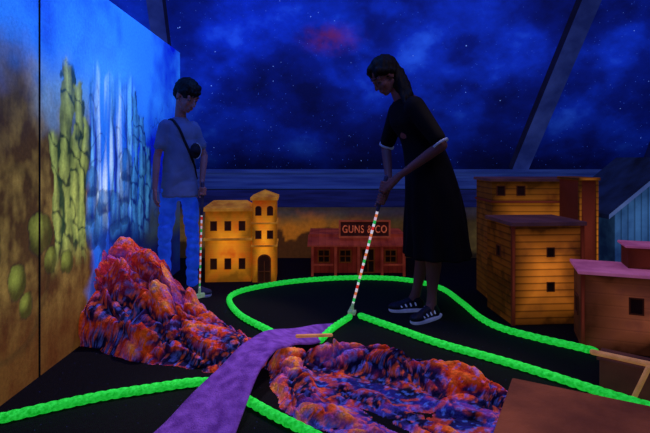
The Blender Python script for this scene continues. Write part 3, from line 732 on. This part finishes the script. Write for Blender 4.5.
# ---- woman
ow = (.66, 3.14, 0)
hc, HR = headframe((.385, 3.13, 1.55), (-.76, -.28, -.74))
mb = MB(); P = head(mb, hc, HR, .95)
mb.cap(P((-.045, 0, -.045)), .045, (.505, 3.15, 1.40), .056)
Ls, Rs = Vector((.56, 3.0, 1.335)), Vector((.50, 3.29, 1.335))
mb.cap(Ls, .05, Rs, .05); mb.ell((.565, 3.15, 1.26), (.105, .14, .17)); mb.ell((.63, 3.15, 1.06), (.085, .115, .17)); mb.ell((.70, 3.15, .90), (.115, .155, .13))
Le, Re = Vector((.71, 2.92, 1.09)), Vector((.43, 3.38, 1.09))
Lw, Rw = Vector((.475, 3.02, .905)), Vector((.425, 3.17, .835))
limb(mb, [(Ls, .048), (Le, .035), (Le.lerp(Lw, .3), .034), (Lw, .021)])
limb(mb, [(Rs, .048), (Re, .035), (Re.lerp(Rw, .3), .033), (Rw, .021)])
gp1 = bt.lerp(tp, .93); gp2 = bt.lerp(tp, .84)
grip_hand(mb, gp1, aw, (.6, -.6, .3), Lw); grip_hand(mb, gp2, aw, (.55, .6, .2), Rw)
La, Ra = Vector((.67, 3.02, .1)), Vector((.60, 3.19, .1))
limb(mb, [((.70, 3.07, .86), .09), ((.68, 3.05, .47), .054), ((.69, 3.05, .33), .050), ((.675, 3.03, .16), .031), (La, .033), ((.65, 3.0, .05), .032)])
limb(mb, [((.70, 3.24, .86), .09), ((.655, 3.22, .47), .054), ((.655, 3.22, .33), .050), ((.615, 3.195, .16), .031), (Ra, .033), ((.57, 3.185, .05), .032)])
me = remesh(mb, .0055, 3)
Wm = child('person', me, m_skin, None, ow); Wm.location = ow
tag(Wm, 'woman in long black dress bending over a putter', 'person')
eyes(Wm, P, HR, .95, ow, m_skin)
m_dress = mat('black_dress', c(4, 4, 9), c(8, 8, 16), 8, es=0, rough=.95)
AX, AY = (.96, .28, 0), (-.28, .96, 0)
secs = [(1.395, .515, .055, .09), (1.36, .535, .088, .15), (1.30, .555, .12, .17), (1.24, .575, .14, .168), (1.19, .592, .132, .15), (1.145, .612, .122, .138), (1.09, .638, .130, .148), (1.0, .668, .142, .16), (.90, .69, .157, .178), (.80, .703, .172, .19), (.64, .72, .188, .20), (.47, .732, .202, .212), (.37, .738, .214, .225)]
SS = cr([(a, b, d) for a, b, d, _ in secs], 4); S2 = cr([(a, e, 0) for a, b, d, e in secs], 4)
rings = []
for s1, s2 in zip(SS, S2):
    k = ss(1.12, .36, s1.x)
    rings.append(ellring((s1.y, 3.15, s1.x), AX, AY, s1.z, s2.y, n=84, mod=lambda a: k*(.06*math.sin(11*a+.6*math.sin(2*a))+.04*math.sin(5*a+1+s1.x*2))+.018*math.sin(7*a+s1.x*16)))
mb = MB(); mb.loft(rings)
def sleeve(mb, a, b, t, r1, r2): mb.cap(a, r1, a.lerp(b, t), r2, n=20)
sleeve(mb, Ls, Le, .82, .066, .054); sleeve(mb, Rs, Re, .82, .066, .054)
me = remesh(mb, .0085, 3)
child('dress', me, m_dress, Wm, ow)
m_white = mat('pale_trim', c(100, 115, 162), c(120, 135, 180), 9, es=.12)
m_strap = mat('blue_white_strap', c(110, 125, 185), c(150, 165, 220), 9, es=.25)
for a, b in ((Ls, Le), (Rs, Re)):
    mb = MB(); d = (b-a).normalized(); s_ = d.cross(Vector((0, 1, .3))).normalized(); t_ = d.cross(s_); p = a.lerp(b, .955); rr = []
    for off, r in ((-.007, .049), (-.007, .0535), (.007, .053), (.007, .049)): rr.append([p+d*off+s_*r*math.cos(2*math.pi*j/24)+t_*r*math.sin(2*math.pi*j/24) for j in range(24)])
    rr.append(rr[0]); mb.loft(rr, cap=False); child('cuff', mb.mesh('cuff'), m_white, Wm, ow, 'thin pale sleeve trim')
mb = MB()
mb.ell(P((-.024, 0, .044)), (.102, .086, .086), HR)
mb.ell(P((-.058, 0, .005)), (.070, .078, .08), HR)
for g in (-1, 1): mb.cap(P((.045, g*.055, .066)), .026, P((-.02, g*.076, .015)), .026); mb.cap(P((-.02, g*.074, .01)), .022, P((-.09, g*.045, -.06)), .028)
mb.cap(P((.05, 0, .086)), .03, P((-.02, 0, .098)), .038)
tail = [P((-.07, 0, .0)), Vector((.475, 3.12, 1.53)), Vector((.505, 3.10, 1.47)), Vector((.53, 3.07, 1.41)), Vector((.545, 3.045, 1.34)), Vector((.54, 3.03, 1.26))]
for (p, q, r1, r2) in zip(tail[:-1], tail[1:], (.060, .056, .050, .042, .030), (.056, .050, .042, .030, .008)): mb.cap(p, r1, q, r2)
mb.cap(tail[2], .034, (.50, 3.01, 1.36), .010); mb.cap(tail[2], .036, (.585, 3.10, 1.37), .012)
me = remesh(mb, .0065, 2)
for v in me.vertices: v.co += v.normal*.010*noise.noise(Vector((v.co.x*55, v.co.y*55, v.co.z*10)))
child('hair', me, m_hair, Wm, ow, 'long dark hair hanging behind the neck')
m_blk = mat('black_shoe', c(9, 10, 20), c(22, 26, 52), 60, es=.04, rough=.6)
m_sole = mat('pale_sole', c(90, 100, 160), c(120, 130, 190), 9, es=.25)
shoe(Wm, ow, La, (-.8, -.6), .25, m_blk, m_sole, m_strap); shoe(Wm, ow, Ra, (-.98, -.15), .25, m_blk, m_sole, m_strap)

# ---- boy
ob = (-1.06, 3.48, 0)
hb, BR = headframe((-.995, 3.465, 1.465), (.78, -.46, -.58))
mb = MB(); P = head(mb, hb, BR, .93, .85)
mb.cap(P((-.045, 0, -.05)), .036, (-1.055, 3.5, 1.30), .042)
Rs, Ls = Vector((-1.135, 3.42, 1.245)), Vector((-.985, 3.585, 1.245))
mb.cap(Rs, .033, Ls, .033); mb.ell((-1.06, 3.5, 1.14), (.08, .08, .16)); mb.ell((-1.065, 3.5, .92), (.08, .08, .17))
Re, Rw = Vector((-1.19, 3.40, 1.02)), Vector((-1.185, 3.34, .80)); Le, Lw = Vector((-.91, 3.62, 1.03)), Vector((-.905, 3.53, .835))
limb(mb, [(Rs, .033), (Re, .026), (Re.lerp(Rw, .3), .026), (Rw, .018)]); limb(mb, [(Ls, .033), (Le, .026), (Le.lerp(Lw, .3), .026), (Lw, .018)])
relaxed_hand(mb, Rw, (.02, -.05, -1), (.6, .4, 0), .82)
grip_hand(mb, bb.lerp(tb_, .93), ab, (-.2, .9, .1), Lw, .82)
Ra, La = Vector((-1.17, 3.50, .1)), Vector((-.98, 3.54, .1))
limb(mb, [((-1.12, 3.46, .78), .056), ((-1.15, 3.45, .43), .037), (Ra, .030), ((-1.16, 3.49, .05), .028)])
limb(mb, [((-1.0, 3.54, .78), .056), ((-.965, 3.52, .43), .037), (La, .030), ((-.96, 3.53, .05), .028)])
me = remesh(mb, .0052, 3); By = child('person', me, m_skinb, None, ob); By.location = ob
tag(By, 'boy in blue t-shirt and jeans standing with a putter', 'person')
eyes(By, P, BR, .93, ob, m_skinb)
m_shirt = mat('blue_tshirt', c(50, 66, 118), c(64, 82, 138), 7, es=.12, rough=.95)
m_jean = mat('blue_jeans', c(17, 56, 185), c(26, 74, 212), 14, es=.38, rough=.9)
ax, ay = (.67, .74, 0), (.74, -.67, 0); rings = []
secs = [(1.310, .050, .048), (1.292, .073, .058), (1.264, .102, .070), (1.21, .114, .084), (1.10, .113, .090), (.95, .116, .092), (.82, .128, .102), (.735, .141, .116)]
for q in cr(secs, 4):
    k = ss(1.15, .75, q.x)
    rings.append(ellring((-1.06, 3.5, q.x), ax, ay, q.y, q.z, n=48, p=2.2, mod=lambda a: k*.045*math.sin(5*a+q.x*9)+.018*math.sin(3*a+q.x*22)))
mb = MB(); mb.loft(rings)
mb.cap(Rs, .048, Rs.lerp(Re, .62), .044); mb.cap(Ls, .048, Ls.lerp(Le, .62), .044)
me = remesh(mb, .0075, 3)
for v in me.vertices: v.co += v.normal*.010*(crease(v.co.x*5, v.co.y*5, v.co.z*7, 2)-.5)
sh = child('tshirt', me, m_shirt, By, ob)
mb = MB(); mb.ell((-1.065, 3.5, .775), (.102, .086, .075))
limb(mb, [((-1.12, 3.46, .76), .064), ((-1.152, 3.45, .43), .046), ((-1.17, 3.50, .09), .040)])
limb(mb, [((-1.005, 3.53, .76), .064), ((-.968, 3.52, .43), .046), ((-.98, 3.54, .09), .040)])
me = remesh(mb, .0075, 2)
for v in me.vertices:
    v.co += v.normal*.012*(crease(v.co.x*6, v.co.y*6, v.co.z*14, 1)-.5)
    v.co.z = max(v.co.z, .055)
child('jeans', me, m_jean, By, ob)
mb = MB()
mb.ell(P((-.02, 0, .044)), (.100, .082, .084), BR)
mb.ell(P((-.055, 0, .004)), (.064, .074, .074), BR)
for yy, zt in ((-.045, .064), (-.02, .058), (.012, .064), (.04, .060)): mb.cap(P((.03, yy, .088)), .025, P((.077, yy*.9, zt)), .010)
mb.cap(P((.035, -.062, .05)), .018, P((.0, -.072, .025)), .018); mb.cap(P((.035, .062, .05)), .018, P((.0, .072, .025)), .018)
me = remesh(mb, .0055, 1)
for v in me.vertices: v.co += v.normal*.008*noise.noise(Vector((v.co.x*60, v.co.y*60, v.co.z*30)))
child('hair', me, m_hair, By, ob, 'short straight dark hair')
m_gs = mat('grey_shoe', c(26, 28, 54), c(40, 42, 76), 9, es=.08); m_ds = mat('dark_sole', c(84, 92, 150), c(100, 106, 170), 9, es=.2)
shoe(By, ob, La, (.95, -.2), .22, m_gs, m_ds); shoe(By, ob, Ra, (.6, -.75), .22, m_gs, m_ds)
bvh = BVHTree.FromPolygons([Vector(v.co)+Vector(ob) for v in sh.data.vertices], [tuple(p.vertices) for p in sh.data.polygons])
cen = Vector((-1.055, 3.5, 1.13)); fw = Vector((.62, -.78, 0)); lf = Vector((.78, .62, 0))
u = (lf*.46+Vector((0, 0, -1))).normalized(); u2 = fw; pts = []
for k in range(60):
    a = 2*math.pi*k/60; d = u*math.cos(a)+u2*math.sin(a); hit = bvh.ray_cast(cen+d*.6, -d)
    if hit[0]: pts.append(hit[0]+d*.004)
mb = MB(); nn = u.cross(u2).normalized(); rr = []
for i, p in enumerate(pts):
    d = (p-cen).normalized(); rr.append([p+nn*.009+d*.003, p+nn*.009-d*.003, p-nn*.009-d*.003, p-nn*.009+d*.003])
rr.append(rr[0]); mb.loft(rr, cap=False)
m_bag = mat('dark_bag', c(14, 14, 26), c(22, 22, 38), 12)
child('bag_strap', mb.mesh('strap'), m_bag, By, ob, 'thin dark crossbody strap')
bp = cen+u*.07+fw*.10+lf*.045
R = Matrix((lf, fw, Vector((0, 0, 1)))).transposed(); mb = MB(); mb.ell(bp, (.042, .02, .058), R)
mb.ell(bp+fw*.014, (.032, .014, .026), R)
child('pouch', remesh(mb, .005, 2), m_bag, By, ob, 'small dark crossbody pouch')
mb = MB(); pr = [bp+lf*.041*math.cos(math.radians(t))+Vector((0, 0, .057*math.sin(math.radians(t))))+fw*.005 for t in range(-80, 81, 16)]
for p, q in zip(pr[:-1], pr[1:]): mb.cap(p, .0035, q, .0035, n=8)
child('pouch_piping', mb.mesh('piping'), m_white, By, ob, 'pale edge piping')

# ------------------------------------------------------------ lights
def area(name, loc, target, size, energy, col):
    l = bpy.data.lights.new(name, 'AREA'); l.energy = energy; l.color = col; l.size = size
    o = bpy.data.objects.new(name, l); COL.objects.link(o); o.location = loc
    o.rotation_euler = (Vector(target)-Vector(loc)).to_track_quat('-Z', 'Y').to_euler(); return o
def spot(name, loc, target, deg, energy, col):
    l = bpy.data.lights.new(name, 'SPOT'); l.energy = energy; l.color = col; l.spot_size = math.radians(deg); l.spot_blend = .5; l.shadow_soft_size = .05
    o = bpy.data.objects.new(name, l); COL.objects.link(o); o.location = loc
    o.rotation_euler = (Vector(target)-Vector(loc)).to_track_quat('-Z', 'Y').to_euler(); return o
area('blacklight_and_fill', (-.3, 3.0, 2.75), (-1.32, 2.9, 1.4), .5, 24, (.05, .22, 1))
area('blacklight_and_fill', (.6, 2.0, 2.9), (.4, 3.0, 0), 1.2, 10, (.4, .45, 1))  # added wide bluish fill from above, not a blacklight fitting
area('added_house_fill', (1.6, 2.2, 2.6), (1.5, 3.2, .3), .6, 6, (1, .72, .5))  # added warm fill over the toy houses, no fixture of the room
spot('added_rock_spot', (-.1, 3.2, 2.7), (-.85, 2.62, .1), 44, 125, (1, .72, .58))  # added raking light to bring out the rock heap's folds
spot('added_rock_spot', (1.0, 2.9, 2.7), (.2, 2.0, 0), 42, 115, (1, .72, .58))  # second added spot, aimed at the stream rocks only
w = bpy.data.worlds.new('world'); scene.world = w; w.use_nodes = True
w.node_tree.nodes['Background'].inputs[0].default_value = (.02, .03, .12, 1); w.node_tree.nodes['Background'].inputs[1].default_value = .12
